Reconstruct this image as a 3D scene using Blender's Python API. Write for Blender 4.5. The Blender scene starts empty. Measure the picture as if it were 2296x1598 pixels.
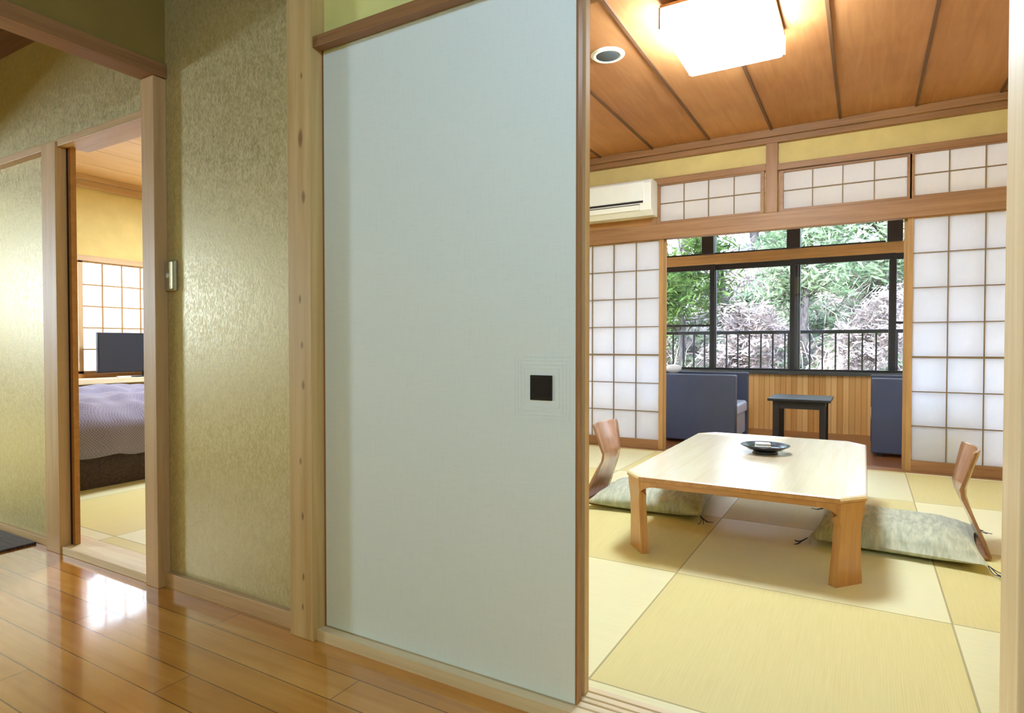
import bpy, bmesh, math, random
from mathutils import Vector, Matrix, noise
R = math.radians
sc = bpy.context.scene
COL = sc.collection
# ------------------------------------------------------------------ camera
cam_d = bpy.data.cameras.new('camera'); cam = bpy.data.objects.new('camera', cam_d); COL.objects.link(cam)
cam_d.sensor_fit = 'HORIZONTAL'; cam_d.sensor_width = 36.0; cam_d.lens = 1372.0 * 36.0 / 2296.0
cam_d.clip_start = 0.02; cam_d.clip_end = 300
cam.location = (0, 0, 0.93)
cam.rotation_euler = (R(90 - 1.05), 0, R(30))
sc.camera = cam
# ------------------------------------------------------------------ colour management
sc.view_settings.view_transform = 'Standard'; sc.view_settings.look = 'None'
sc.view_settings.gamma = 1.0; sc.view_settings.use_curve_mapping = False
sc.view_settings.exposure = 1.15
try:
    sc.cycles.max_bounces = 14; sc.cycles.diffuse_bounces = 7; sc.cycles.glossy_bounces = 5
    sc.cycles.transmission_bounces = 8; sc.cycles.transparent_max_bounces = 16
    sc.cycles.sample_clamp_indirect = 8.0; sc.cycles.caustics_reflective = False; sc.cycles.caustics_refractive = False
    sc.cycles.blur_glossy = 0.5
except Exception: pass
# ------------------------------------------------------------------ sky
W = bpy.data.worlds.new('sky'); sc.world = W; W.use_nodes = True
nt = W.node_tree; bg = nt.nodes['Background']
tc = nt.nodes.new('ShaderNodeTexCoord'); sx = nt.nodes.new('ShaderNodeSeparateXYZ'); rp = nt.nodes.new('ShaderNodeValToRGB')
nt.links.new(tc.outputs['Generated'], sx.inputs[0]); nt.links.new(sx.outputs['Z'], rp.inputs[0]); nt.links.new(rp.outputs[0], bg.inputs[0])
rp.color_ramp.elements[0].position = 0.0; rp.color_ramp.elements[0].color = (0.68, 0.80, 0.99, 1)
rp.color_ramp.elements[1].position = 0.7; rp.color_ramp.elements[1].color = (0.52, 0.70, 1.05, 1)
bg.inputs[1].default_value = 13.5
def light(name, kind, loc, rot=(0, 0, 0), energy=10, color=(1, 1, 1), **kw):
    l = bpy.data.lights.new(name, kind); l.energy = energy; l.color = color
    for k, v in kw.items(): setattr(l, k, v)
    o = bpy.data.objects.new(name, l); COL.objects.link(o); o.location = loc; o.rotation_euler = rot
    return o
light('sun', 'SUN', (0, -5, 12), (R(52), 0, R(-24)), 8.0, (1, .95, .92), angle=R(1.0))
def portal(loc, rot, sx_, sy_):
    o = light('window_portal', 'AREA', loc, rot, 1.0, shape='RECTANGLE', size=sx_, size_y=sy_)
    o.data.cycles.is_portal = True
# assumed daylight source out of view at the hall end; no window is built
light('assumed_hall_end_light', 'AREA', (-6.85, -0.75, 1.42), (R(90), 0, R(-90)), 50, (.76, .94, 1.14), shape='RECTANGLE', size=.5, size_y=.45)
# assumed lamp out of view above the camera, added to light the hall
light('assumed_hall_lamp', 'POINT', (0.15, -0.2, 2.26), (0, 0, 0), 32, (.62, .89, 1.2), shadow_soft_size=.14)
# added light out of view, brightening the bedroom from ceiling height
light('added_bedroom_light', 'AREA', (-4.6, 3.6, 2.40), (0, 0, 0), 52, (.80, .94, 1.08), shape='SQUARE', size=.5)

# ------------------------------------------------------------------ materials
def s2l(c):
    return tuple((x / 12.92 if x <= .04045 else ((x + .055) / 1.055) ** 2.4) for x in c)
def rgb(r, g, b): return s2l((r / 255, g / 255, b / 255)) + (1,)
class MT:
    def __init__(s, name):
        s.m = bpy.data.materials.new(name); s.m.use_nodes = True; s.t = s.m.node_tree; s.t.nodes.clear()
        s.out = s.n('ShaderNodeOutputMaterial')
    def n(s, k, **kw):
        x = s.t.nodes.new(k)
        for a, v in kw.items(): setattr(x, a, v)
        return x
    def l(s, a, b): s.t.links.new(a, b)
    def coord(s, scale=(1, 1, 1), kind='Object'):
        c = s.n('ShaderNodeTexCoord'); m = s.n('ShaderNodeMapping'); m.inputs['Scale'].default_value = scale
        s.l(c.outputs[kind], m.inputs[0]); return m.outputs[0]
    def noise(s, v, scale=5, detail=4, rough=.55, dist=0):
        x = s.n('ShaderNodeTexNoise'); x.inputs['Scale'].default_value = scale; x.inputs['Detail'].default_value = detail
        x.inputs['Roughness'].default_value = rough; x.inputs['Distortion'].default_value = dist
        s.l(v, x.inputs['Vector']); return x.outputs['Fac']
    def ramp(s, f, stops, interp='LINEAR'):
        x = s.n('ShaderNodeValToRGB'); e = x.color_ramp.elements; x.color_ramp.interpolation = interp
        e[0].position, e[0].color = stops[0]; e[1].position, e[1].color = stops[-1]
        for p, c in stops[1:-1]:
            q = e.new(p); q.color = c
        s.l(f, x.inputs[0]); return x.outputs[0]
    def math(s, op, a, b=None, c=None):
        x = s.n('ShaderNodeMath', operation=op)
        for i, v in enumerate((a, b, c)):
            if v is None: continue
            if isinstance(v, (int, float)): x.inputs[i].default_value = v
            else: s.l(v, x.inputs[i])
        return x.outputs[0]
    def mix(s, f, a, b, mode='MIX'):
        x = s.n('ShaderNodeMix', data_type='RGBA', blend_type=mode)
        for i, v in ((0, f), (6, a), (7, b)):
            if isinstance(v, (int, float)): x.inputs[i].default_value = v
            elif isinstance(v, tuple): x.inputs[i].default_value = v
            else: s.l(v, x.inputs[i])
        return x.outputs[2]
    def bump(s, h, strength=.2, dist=.002):
        x = s.n('ShaderNodeBump'); x.inputs['Strength'].default_value = strength; x.inputs['Distance'].default_value = dist
        s.l(h, x.inputs['Height']); return x.outputs[0]
    def bsdf(s, col, rough=.5, spec=.5, metal=0, normal=None, coat=0, coatr=.1, **kw):
        x = s.n('ShaderNodeBsdfPrincipled')
        for k, v in (('Base Color', col), ('Roughness', rough), ('Metallic', metal), ('Specular IOR Level', spec), ('Coat Weight', coat), ('Coat Roughness', coatr)):
            if isinstance(v, (int, float, tuple)): x.inputs[k].default_value = v
            else: s.l(v, x.inputs[k])
        for k, v in kw.items(): x.inputs[k.replace('_', ' ')].default_value = v
        if normal is not None: s.l(normal, x.inputs['Normal'])
        s.l(x.outputs[0], s.out.inputs[0]); return x
_grain = {'x': (1.2, 26, 26), 'y': (26, 1.2, 26), 'z': (26, 26, 1.2)}
def wood(name, a, b, axis='x', rough=.5, coat=0, coatr=.12, spec=.4, amount=1.0, bump=.12):
    t = MT(name); g = _grain[axis]
    v = t.coord(g); n1 = t.noise(v, 1.0, 5, .6, .6)
    v2 = t.coord(tuple(k * 3.2 for k in g)); n2 = t.noise(v2, 1.6, 3, .6)
    n3 = t.noise(t.coord((1, 1, 1)), 1.7, 2, .5)
    f = t.math('ADD', t.math('MULTIPLY', n1, .62), t.math('MULTIPLY', n2, .22))
    f = t.math('ADD', f, t.math('MULTIPLY', n3, .16))
    c = t.ramp(f, [(.5 - .2 * amount, b), (.5 + .16 * amount, a)])
    t.bsdf(c, rough, spec, coat=coat, coatr=coatr, normal=t.bump(n2, bump, .001)); return t.m
def plain(name, c, rough=.6, spec=.5, metal=0, bscale=None, bstr=.1, var=.06, **kw):
    t = MT(name); n = t.noise(t.coord(), 7, 3)
    d = tuple(x * (1 - var) for x in c[:3]) + (1,); e = tuple(min(1, x * (1 + var)) for x in c[:3]) + (1,)
    col = t.ramp(n, [(.3, d), (.7, e)])
    nm = t.bump(t.noise(t.coord(), bscale, 3), bstr, .001) if bscale else None
    t.bsdf(col, rough, spec, metal, nm, **kw); return t.m
M = {}
for ax in 'xyz':
    M['trim' + ax] = wood('hinoki_trim_' + ax, rgb(212, 180, 138), rgb(182, 146, 104), ax, .5)
    M['pale' + ax] = wood('pale_hinoki_' + ax, rgb(234, 218, 184), rgb(210, 186, 144), ax, .48)
    M['brown' + ax] = wood('brown_trim_' + ax, rgb(168, 124, 82), rgb(126, 86, 52), ax, .5)
    M['shoji' + ax] = wood('shoji_frame_' + ax, rgb(190, 148, 92), rgb(150, 108, 60), ax, .5)
    M['tbl' + ax] = wood('lacquered_zelkova_' + ax, rgb(202, 148, 86), rgb(160, 104, 52), ax, .34, coat=.5, coatr=.12)
    M['dark' + ax] = wood('dark_stained_wood_' + ax, rgb(44, 38, 38), rgb(24, 20, 20), ax, .4)
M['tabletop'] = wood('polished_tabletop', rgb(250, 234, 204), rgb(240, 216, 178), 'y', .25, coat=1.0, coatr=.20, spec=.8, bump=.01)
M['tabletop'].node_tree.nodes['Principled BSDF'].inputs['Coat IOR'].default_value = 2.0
M['ply'] = wood('moulded_plywood', rgb(182, 134, 96), rgb(144, 98, 64), 'z', .26, coat=.6, coatr=.15)
M['lattice'] = plain('lattice_wood', rgb(128, 104, 72), .6)
M['panelwood'] = wood('amber_board', rgb(188, 134, 76), rgb(160, 108, 54), 'x', .4)
M['groove'] = plain('dark_groove', rgb(54, 34, 20), .7)
M['plaster'] = plain('sand_plaster', rgb(216, 194, 128), .9, .2, bscale=160, bstr=.25)
M['black'] = plain('black_plastic', rgb(26, 24, 28), .35)
M['batten'] = plain('dark_batten', rgb(104, 68, 38), .6)
M['white'] = plain('white_plastic', rgb(232, 232, 222), .35, var=.02)
M['grey'] = plain('grey_grille', rgb(70, 74, 74), .6)
M['chrome'] = plain('brushed_chrome', rgb(200, 196, 188), .3, metal=.9, bscale=200)
M['charcoal'] = plain('charcoal_vinyl', rgb(60, 66, 88), .45, bscale=120, bstr=.15)
M['seat'] = plain('skylit_vinyl', rgb(196, 216, 246), .3)  # armchair seat painted pale blue for the sky light falling on it
M['navy'] = plain('tv_screen', rgb(30, 40, 58), .22, .6, var=0)
M['frame'] = plain('dark_window_frame', rgb(30, 28, 32), .4)
M['iron'] = plain('black_painted_iron', rgb(24, 22, 26), .5)
M['cloth_w'] = plain('white_cloth', rgb(236, 236, 234), .8, bscale=90)
M['lacquer'] = plain('black_lacquer', rgb(22, 20, 34), .18, .6)
# pine post with knots
def pine():
    t = MT('knotty_pine'); v = t.coord((26, 26, 1.1)); n1 = t.noise(v, 1.0, 4, .6, .5)
    c0 = t.n('ShaderNodeTexCoord'); sp = t.n('ShaderNodeSeparateXYZ'); t.l(c0.outputs['Object'], sp.inputs[0])
    X, Z = sp.outputs['X'], sp.outputs['Z']
    c = t.ramp(n1, [(.32, rgb(176, 138, 82)), (.68, rgb(214, 186, 132))])
    heart = t.math('ABSOLUTE', t.math('ADD', X, 1.585))
    stripe = t.ramp(t.math('ADD', heart, t.math('MULTIPLY', n1, .03)), [(.022, rgb(196, 164, 112)), (.04, rgb(214, 188, 140))])
    c = t.mix(.35, c, stripe)
    for (kx, kz, r) in ((-1.578, 1.41, .011), (-1.592, 1.60, .014), (-1.598, 1.08, .008), (-1.590, .93, .008), (-1.586, .80, .009), (-1.60, .55, .008), (-1.592, .37, .007), (-1.590, .17, .007), (-1.594, .07, .006), (-1.585, 1.80, .006)):
        dx = t.math('MULTIPLY', t.math('SUBTRACT', X, kx), 1 / r); dz = t.math('MULTIPLY', t.math('SUBTRACT', Z, kz), .42 / r)
        d = t.math('SQRT', t.math('ADD', t.math('MULTIPLY', dx, dx), t.math('MULTIPLY', dz, dz)))
        d = t.math('ADD', d, t.math('MULTIPLY', t.math('SUBTRACT', n1, .5), 1.2))
        k = t.ramp(d, [(.0, (1, 1, 1, 1)), (.55, (.75, .75, .75, 1)), (1.3 / 1.3, (0, 0, 0, 1))])
        c = t.mix(t.math('MULTIPLY', k, .75), c, rgb(104, 62, 26))
    t.bsdf(c, .5, .4); return t.m
M['pine'] = pine()
# pearl wallpaper
def pearl():
    t = MT('pearl_wallpaper'); v = t.coord((1, 1, .55))
    a = t.noise(v, 150, 2, .5); b = t.noise(v, 70, 3, .5, .5)
    m = t.math('ADD', t.math('MULTIPLY', a, .6), t.math('MULTIPLY', b, .4))
    c = t.ramp(m, [(.36, rgb(174, 158, 106)), (.64, rgb(204, 190, 142))])
    r = t.ramp(m, [(.4, (.38, .38, .38, 1)), (.6, (.54, .54, .54, 1))])
    t.bsdf(c, r, .6, .22, t.bump(m, .3, .002), Sheen_Weight=.1); return t.m
M['pearl'] = pearl()
M['lime_shaded'] = plain('shaded_plaster', rgb(138, 116, 60), .8, .25, bscale=140, bstr=.3)  # darker plaster for the hall headers, their shade painted into the colour
M['lime'] = plain('lime_plaster', rgb(226, 222, 146), .8, .25, bscale=140, bstr=.3)
# fusuma paper
def fusuma():
    t = MT('fusuma_paper'); v = t.coord((18, 18, 220)); a = t.noise(v, 1, 3); b = t.noise(t.coord((220, 220, 14)), 1, 3)
    m = t.math('ADD', a, b); c = t.ramp(m, [(.7, rgb(224, 233, 236)), (1.3, rgb(228, 238, 240))])
    t.bsdf(c, .62, .35, normal=t.bump(m, .1, .0006)); return t.m
M['fusuma'] = fusuma()
def paper(name, tau, tint=(.97, .97, .96, 1)):
    t = MT(name); d = t.n('ShaderNodeBsdfDiffuse'); r = t.n('ShaderNodeBsdfTranslucent'); x = t.n('ShaderNodeMixShader')
    n = t.noise(t.coord((40, 40, 14)), 1, 3); c = t.ramp(n, [(.3, tuple(k * .97 for k in tint[:3]) + (1,)), (.7, tint)])
    t.l(c, d.inputs[0]); t.l(c, r.inputs[0]); x.inputs[0].default_value = tau
    t.l(d.outputs[0], x.inputs[1]); t.l(r.outputs[0], x.inputs[2]); t.l(x.outputs[0], t.out.inputs[0]); return t.m
M['paper'] = paper('shoji_paper', .8, (.96, .97, 1.0, 1))
M['paperb'] = paper('bedroom_shoji_paper', .34)
def glass():
    t = MT('window_glass'); a = t.n('ShaderNodeBsdfTransparent'); g = t.n('ShaderNodeBsdfGlossy'); x = t.n('ShaderNodeMixShader')
    f = t.n('ShaderNodeFresnel'); f.inputs[0].default_value = 1.45; g.inputs['Roughness'].default_value = .02
    a.inputs[0].default_value = (.96, .98, .98, 1)
    t.l(f.outputs[0], x.inputs[0]); t.l(a.outputs[0], x.inputs[1]); t.l(g.outputs[0], x.inputs[2]); t.l(x.outputs[0], t.out.inputs[0]); return t.m
M['glass'] = glass()
def lampshade(strength):
    t = MT('lamp_shade_acrylic'); e = t.n('ShaderNodeEmission'); e.inputs[0].default_value = (.76, .93, 1.08, 1); e.inputs[1].default_value = strength
    t.l(e.outputs[0], t.out.inputs[0]); return t.m
M['shade'] = lampshade(35)
# plank floor (planks along x)
def planks():
    t = MT('hall_plank_floor'); c0 = t.n('ShaderNodeTexCoord'); sp = t.n('ShaderNodeSeparateXYZ'); t.l(c0.outputs['Object'], sp.inputs[0])
    X, Y = sp.outputs['X'], sp.outputs['Y']; wdt = .112
    row = t.math('FLOOR', t.math('DIVIDE', t.math('ADD', Y, 10.02), wdt))
    fy = t.math('FRACT', t.math('DIVIDE', t.math('ADD', Y, 10.02), wdt))
    xo = t.math('ADD', t.math('DIVIDE', t.math('ADD', X, 20), 1.82), t.math('MULTIPLY', t.math('FRACT', t.math('MULTIPLY', row, .377)), 1.0))
    fx = t.math('FRACT', xo); cell = t.math('ADD', t.math('FLOOR', xo), t.math('MULTIPLY', row, 17.3))
    wn = t.n('ShaderNodeTexWhiteNoise', noise_dimensions='1D'); t.l(cell, wn.inputs['W'])
    n1 = t.noise(t.coord((1.4, 22, 1)), 1, 5, .6, .8); n2 = t.noise(t.coord((2.2, 5, 1)), 1.4, 3)
    f = t.math('ADD', t.math('ADD', t.math('MULTIPLY', n1, .5), t.math('MULTIPLY', wn.outputs[0], .22)), t.math('MULTIPLY', n2, .3))
    c = t.ramp(f, [(.3, rgb(180, 114, 40)), (.52, rgb(206, 142, 60)), (.75, rgb(226, 168, 90))])
    gy = t.math('LESS_THAN', t.math('MINIMUM', fy, t.math('SUBTRACT', 1, fy)), .018)
    gx = t.math('LESS_THAN', t.math('MINIMUM', fx, t.math('SUBTRACT', 1, fx)), .0009)
    g = t.math('MAXIMUM', gy, gx); c = t.mix(t.math('MULTIPLY', g, .75), c, rgb(84, 46, 16))
    h = t.math('ADD', t.math('MULTIPLY', n2, .5), t.math('MULTIPLY', g, -.4))
    t.bsdf(c, .17, .5, coat=1.0, coatr=.06, normal=t.bump(h, .06, .002)); return t.m
M['planks'] = planks()
# borderless square tatami, weave direction alternating, its window sheen painted as paler mats
def tatami(name, x0, y0, s):
    t = MT(name); c0 = t.n('ShaderNodeTexCoord'); sp = t.n('ShaderNodeSeparateXYZ'); t.l(c0.outputs['Object'], sp.inputs[0])
    X, Y = sp.outputs['X'], sp.outputs['Y']
    u = t.math('DIVIDE', t.math('SUBTRACT', X, x0 - 20 * s), s); v = t.math('DIVIDE', t.math('SUBTRACT', Y, y0 - 20 * s), s)
    par = t.math('MODULO', t.math('ADD', t.math('ADD', t.math('FLOOR', u), t.math('FLOOR', v)), 1), 2)
    fu, fv = t.math('FRACT', u), t.math('FRACT', v)
    e = t.math('MINIMUM', t.math('MINIMUM', fu, t.math('SUBTRACT', 1, fu)), t.math('MINIMUM', fv, t.math('SUBTRACT', 1, fv)))
    seam = t.math('LESS_THAN', e, .0035)
    wa = t.math('SINE', t.math('MULTIPLY', X, 900)); wb = t.math('SINE', t.math('MULTIPLY', Y, 900))
    weave = t.mix(par, wa, wb)
    na = t.noise(t.coord((240, 5, 1)), 1, 3); nb = t.noise(t.coord((5, 240, 1)), 1, 3)
    nn = t.mix(par, na, nb)
    c1 = t.ramp(nn, [(.2, rgb(208, 194, 130)), (.8, rgb(220, 206, 144))])
    c2 = t.ramp(nn, [(.2, rgb(222, 214, 166)), (.8, rgb(232, 226, 184))])
    c = t.mix(par, c1, c2); c = t.mix(t.math('MULTIPLY', seam, .6), c, rgb(120, 104, 58))
    rr_ = t.math('SUBTRACT', .62, t.math('MULTIPLY', par, .24))
    t.bsdf(c, rr_, .5, normal=t.bump(weave, .15, .0008)); return t.m
M['tatami'] = tatami('tatami_main', -.66, 2.49, .92)
M['tatamib'] = tatami('tatami_bedroom', -3.16, 1.60, .90)
# wood ceiling with boards running in y
def ceil(name, a, b, x0, s, lightaxis='y'):
    t = MT(name); c0 = t.n('ShaderNodeTexCoord'); sp = t.n('ShaderNodeSeparateXYZ'); t.l(c0.outputs['Object'], sp.inputs[0])
    X = sp.outputs['X']; u = t.math('DIVIDE', t.math('SUBTRACT', X, x0 - 20 * s), s); fl = t.math('FLOOR', u); fr = t.math('FRACT', u)
    wn = t.n('ShaderNodeTexWhiteNoise', noise_dimensions='1D'); t.l(fl, wn.inputs['W'])
    n1 = t.noise(t.coord((16, 1.3, 1)), 1, 5, .6, 1.2); n2 = t.noise(t.coord((2, 2, 1)), 1.3, 2)
    f = t.math('ADD', t.math('ADD', t.math('MULTIPLY', n1, .5), t.math('MULTIPLY', wn.outputs[0], .18)), t.math('MULTIPLY', n2, .3))
    c = t.ramp(f, [(.3, b), (.7, a)])
    if name.startswith('bed'): c = t.mix(t.math('MULTIPLY', t.math('LESS_THAN', fr, .03), .5), c, rgb(120, 80, 44))
    t.bsdf(c, .5, .4, normal=t.bump(n1, .08, .001)); return t.m
M['ceil'] = ceil('cedar_ceiling', rgb(196, 140, 88), rgb(160, 104, 58), -.667, .485)
M['ceilb'] = ceil('bedroom_ceiling', rgb(236, 196, 140), rgb(212, 164, 104), 0, .45)
M['dkceil'] = wood('hall_ceiling_wood', rgb(120, 84, 56), rgb(90, 58, 36), 'x', .6)
def slats():
    t = MT('wainscot_slats'); c0 = t.n('ShaderNodeTexCoord'); sp = t.n('ShaderNodeSeparateXYZ'); t.l(c0.outputs['Object'], sp.inputs[0])
    u = t.math('DIVIDE', t.math('ADD', sp.outputs['X'], 20), .055); fl = t.math('FLOOR', u); fr = t.math('FRACT', u)
    wn = t.n('ShaderNodeTexWhiteNoise', noise_dimensions='1D'); t.l(fl, wn.inputs['W'])
    n1 = t.noise(t.coord((60, 60, 1.5)), 1, 4)
    f = t.math('ADD', t.math('MULTIPLY', n1, .5), t.math('MULTIPLY', wn.outputs[0], .5))
    c = t.ramp(f, [(.2, rgb(206, 150, 80)), (.8, rgb(240, 196, 130))])
    g = t.math('LESS_THAN', fr, .07); c = t.mix(t.math('MULTIPLY', g, .7), c, rgb(96, 58, 22))
    t.bsdf(c, .45, .4); return t.m
M['slats'] = slats()
M['decks'] = wood('veranda_floor', rgb(150, 98, 58), rgb(112, 66, 36), 'x', .3, coat=.3)
def fabric(name, a, b, scale=60, rough=.85, sc3=(1, 1, 1), bs=.3, mid=.5):
    t = MT(name); n = t.noise(t.coord(sc3), scale, 4, .6, .4); w = t.noise(t.coord((1, 1, 1)), 420, 2)
    c = t.ramp(n, [(mid - .14, b), (mid + .14, a)])
    t.bsdf(c, rough, .25, normal=t.bump(w, bs, .001), Sheen_Weight=.2); return t.m
M['cushion'] = fabric('sage_cushion_fabric', rgb(200, 202, 176), rgb(164, 168, 146), 12, sc3=(4, 1, 1))
M['cord'] = plain('tassel_cord', rgb(50, 54, 80), .8)
def duvet():
    t = MT('checked_duvet'); v = t.coord((1, 1, 1)); ch = t.n('ShaderNodeTexChecker'); ch.inputs['Scale'].default_value = 110
    ch.inputs[1].default_value = rgb(104, 96, 118); ch.inputs[2].default_value = rgb(134, 126, 150); t.l(v, ch.inputs[0])
    t.bsdf(ch.outputs[0], .8, .3, normal=t.bump(t.noise(v, 12, 3), .2, .01), Sheen_Weight=.3); return t.m
M['duvet'] = duvet()
M['bedbase'] = fabric('dark_brown_bed_fabric', rgb(72, 58, 56), rgb(52, 40, 40), 80)
M['mat'] = fabric('dark_woven_mat', rgb(92, 78, 86), rgb(48, 38, 44), 6, sc3=(1, 22, 1))

# ------------------------------------------------------------------ mesh helpers
class G:
    def __init__(s): s.v = []; s.f = []; s.sm = []
    def add(s, vs, fs, smooth=False):
        o = len(s.v); s.v += [tuple(p) for p in vs]; s.f += [tuple(o + i for i in f) for f in fs]; s.sm += [smooth] * len(fs); return s
    def box(s, x0, x1, y0, y1, z0, z1):
        x0, x1 = sorted((x0, x1)); y0, y1 = sorted((y0, y1)); z0, z1 = sorted((z0, z1))
        return s.add([(x0, y0, z0), (x1, y0, z0), (x1, y1, z0), (x0, y1, z0), (x0, y0, z1), (x1, y0, z1), (x1, y1, z1), (x0, y1, z1)],
                     [(0, 3, 2, 1), (4, 5, 6, 7), (0, 1, 5, 4), (1, 2, 6, 5), (2, 3, 7, 6), (3, 0, 4, 7)])
    def rings(s, rings, cap=True, closed=True, smooth=True):
        n = len(rings[0]); vs = [p for r in rings for p in r]; fs = []
        for i in range(len(rings) - 1):
            for j in range(n if closed else n - 1):
                k = (j + 1) % n; fs.append((i * n + j, i * n + k, (i + 1) * n + k, (i + 1) * n + j))
        s.add(vs, fs, smooth)
        if cap and closed:
            o = len(s.v) - len(vs)
            s.f.append(tuple(o + j for j in reversed(range(n)))); s.sm.append(False)
            s.f.append(tuple(o + (len(rings) - 1) * n + j for j in range(n))); s.sm.append(False)
        return s
    def lathe(s, prof, c=(0, 0, 0), n=32, cap=True):
        return s.rings([[(c[0] + r * math.cos(2 * math.pi * j / n), c[1] + r * math.sin(2 * math.pi * j / n), c[2] + z) for j in range(n)] for r, z in prof], cap)
    def tube(s, pts, rad, n=8, cap=True):
        pts = [Vector(p) for p in pts]; rr = rad if isinstance(rad, (list, tuple)) else [rad] * len(pts); rg = []
        for i, p in enumerate(pts):
            d = (pts[min(i + 1, len(pts) - 1)] - pts[max(i - 1, 0)]).normalized()
            a = d.cross(Vector((0, 0, 1)) if abs(d.z) < .9 else Vector((1, 0, 0))).normalized(); b = d.cross(a)
            rg.append([p + (a * math.cos(t) + b * math.sin(t)) * rr[i] for t in [2 * math.pi * k / n for k in range(n)]])
        return s.rings(rg, cap)
    def xform(s, m): s.v = [tuple(m @ Vector(p)) for p in s.v]; return s
def obj(name, g, mat, parent=None, bevel=0.0, seg=2, sub=0, solid=0):
    me = bpy.data.meshes.new(name); off = Vector(parent['_o']) if parent is not None and '_o' in parent else Vector((0, 0, 0))
    me.from_pydata([tuple(Vector(p) - off) for p in g.v], [], g.f)
    me.polygons.foreach_set('use_smooth', g.sm); me.update()
    bm = bmesh.new(); bm.from_mesh(me); bmesh.ops.recalc_face_normals(bm, faces=bm.faces); bm.to_mesh(me); bm.free()
    me.materials.append(M[mat]); o = bpy.data.objects.new(name, me); COL.objects.link(o)
    if parent is not None:
        o.parent = parent; o['_o'] = tuple(off)
    if solid:
        m = o.modifiers.new('thickness', 'SOLIDIFY'); m.thickness = solid; m.offset = 0
    if bevel:
        m = o.modifiers.new('bevel', 'BEVEL'); m.width = bevel; m.segments = seg; m.limit_method = 'ANGLE'; m.angle_limit = R(40)
        m.harden_normals = False
    if sub:
        m = o.modifiers.new('sub', 'SUBSURF'); m.levels = sub; m.render_levels = sub
    return o
def struct(name, g, mat, parent=None, bevel=0, **kw):
    o = obj(name, g, mat, parent, bevel, **kw)
    if parent is None: o['kind'] = 'structure'
    return o
def thing(name, label, cat, loc=(0, 0, 0), group=None):
    o = bpy.data.objects.new(name, None); COL.objects.link(o); o.location = loc; o.empty_display_size = .1
    o['_o'] = tuple(loc); o['label'] = label; o['category'] = cat
    if group: o['group'] = group
    return o
def sroot(name, loc=(0, 0, 0)):
    o = bpy.data.objects.new(name, None); COL.objects.link(o); o.location = loc; o['_o'] = tuple(loc); o['kind'] = 'structure'; return o
def tag(o, label, cat, group=None, kind=None):
    o['label'] = label; o['category'] = cat
    if group: o['group'] = group
    if kind: o['kind'] = kind
    return o
def B(*a): return G().box(*a)

# ------------------------------------------------------------------ SETTING: hall
FY = 1.435
struct('floor', B(-7, 1.5, -1.7, 1.42, -.075, -.035), 'planks')
struct('ceiling', B(-7, 1.6, -1.7, 1.60, 2.40, 2.5), 'dkceil')
# front wall between hall and rooms
struct('wall_front', B(-7.0, -3.45, FY, 1.53, -.07, 2.40).box(-3.45, -2.44, FY, 1.53, 1.875, 2.40).box(-2.44, -1.60, FY, 1.53, -.07, 2.40), 'pearl')
struct('wall_front_upper', B(-1.60, 1.5, FY + .01, 1.53, 1.905, 2.66), 'lime')
struct('wall_front_right', B(.36, 1.5, FY, 1.56, -.07, 1.90), 'pearl')
struct('wall_hall_back', B(-7.1, 1.6, -1.8, -1.7, -.07, 2.5), 'lime')
struct('wall_hall_right', B(1.5, 1.6, -1.7, FY, -.07, 2.5), 'lime')
struct('wall_hall_left', B(-7.2, -7.1, -1.8, 1.5, -.07, 2.5), 'lime')
struct('wall_header', B(-2.495, -2.42, -1.7, FY, 2.04, 2.40), 'lime_shaded')
struct('wall_header_far', B(-4.72, -4.62, -1.7, FY, 1.87, 2.40), 'lime_shaded')  # assumed second header, out of view, placed for its shadow on the wall
struct('trim_1', B(-2.51, -2.408, -1.7, FY, 1.986, 2.042), 'browny', bevel=.003)
struct('trim_2', B(-2.503, -2.417, 1.384, FY, -.035, 1.985).box(-2.503, -2.46, FY, 1.56, -.035, 1.845), 'trimz', bevel=.002)
struct('trim_3', B(-1.655, -1.545, 1.385, 1.53, -.035, 2.40), 'pine', bevel=.003)
struct('baseboard_front', B(-2.417, -1.655, 1.412, FY, -.035, .022).box(-7, -3.34, 1.415, FY, -.035, .0), 'trimx', bevel=.002)
struct('trim_4', B(.24, .36, 1.385, 1.55, -.035, 2.40), 'palez', bevel=.003)
# track beam (kamoi) and sill above and below the sliding doors
kam = G().box(-1.545, .24, 1.395, 1.428, 1.884, 1.920).box(-1.545, .24, 1.428, 1.60, 1.90, 1.93).box(-1.545, .24, 1.470, 1.482, 1.878, 1.90).box(-1.545, .24, 1.52, 1.60, 1.878, 1.90)
struct('trim_5', kam, 'brownx', bevel=.002)
sill = G()
ys = [1.400, 1.432, 1.467, 1.482, 1.517, 1.526, 1.535, 1.562]
sill.box(-1.545, .24, 1.400, 1.562, -.035, -.006)
for a, b in ((1.400, 1.430), (1.438, 1.458), (1.466, 1.480), (1.488, 1.508), (1.516, 1.535)): sill.box(-1.545, .24, a, b, -.006, .001)
struct('trim_6', sill, 'palex')
# bedroom doorway
struct('trim_7', B(-3.34, -3.21, 1.388, FY, -.035, 1.86), 'trimz', bevel=.002)
struct('trim_8', B(-3.90, -2.503, 1.395, FY, 1.838, 1.872).box(-3.21, -2.503, FY, 1.53, 1.845, 1.872), 'trimx', bevel=.002)
struct('trim_9', B(-3.21, -2.503, 1.395, 1.53, -.035, .0).box(-3.45, -3.21, FY, 1.53, -.035, 0), 'palex', bevel=.002)
d = sroot('door_1', (-3.2, 1.45, 0))
obj('door_panel', B(-3.44, -3.178, 1.437, 1.460, .001, 1.844), 'panelwood', d, .001)
obj('door_groove', B(-3.34, -3.200, 1.4355, 1.4368, .001, 1.838), 'groove', d)
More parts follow.
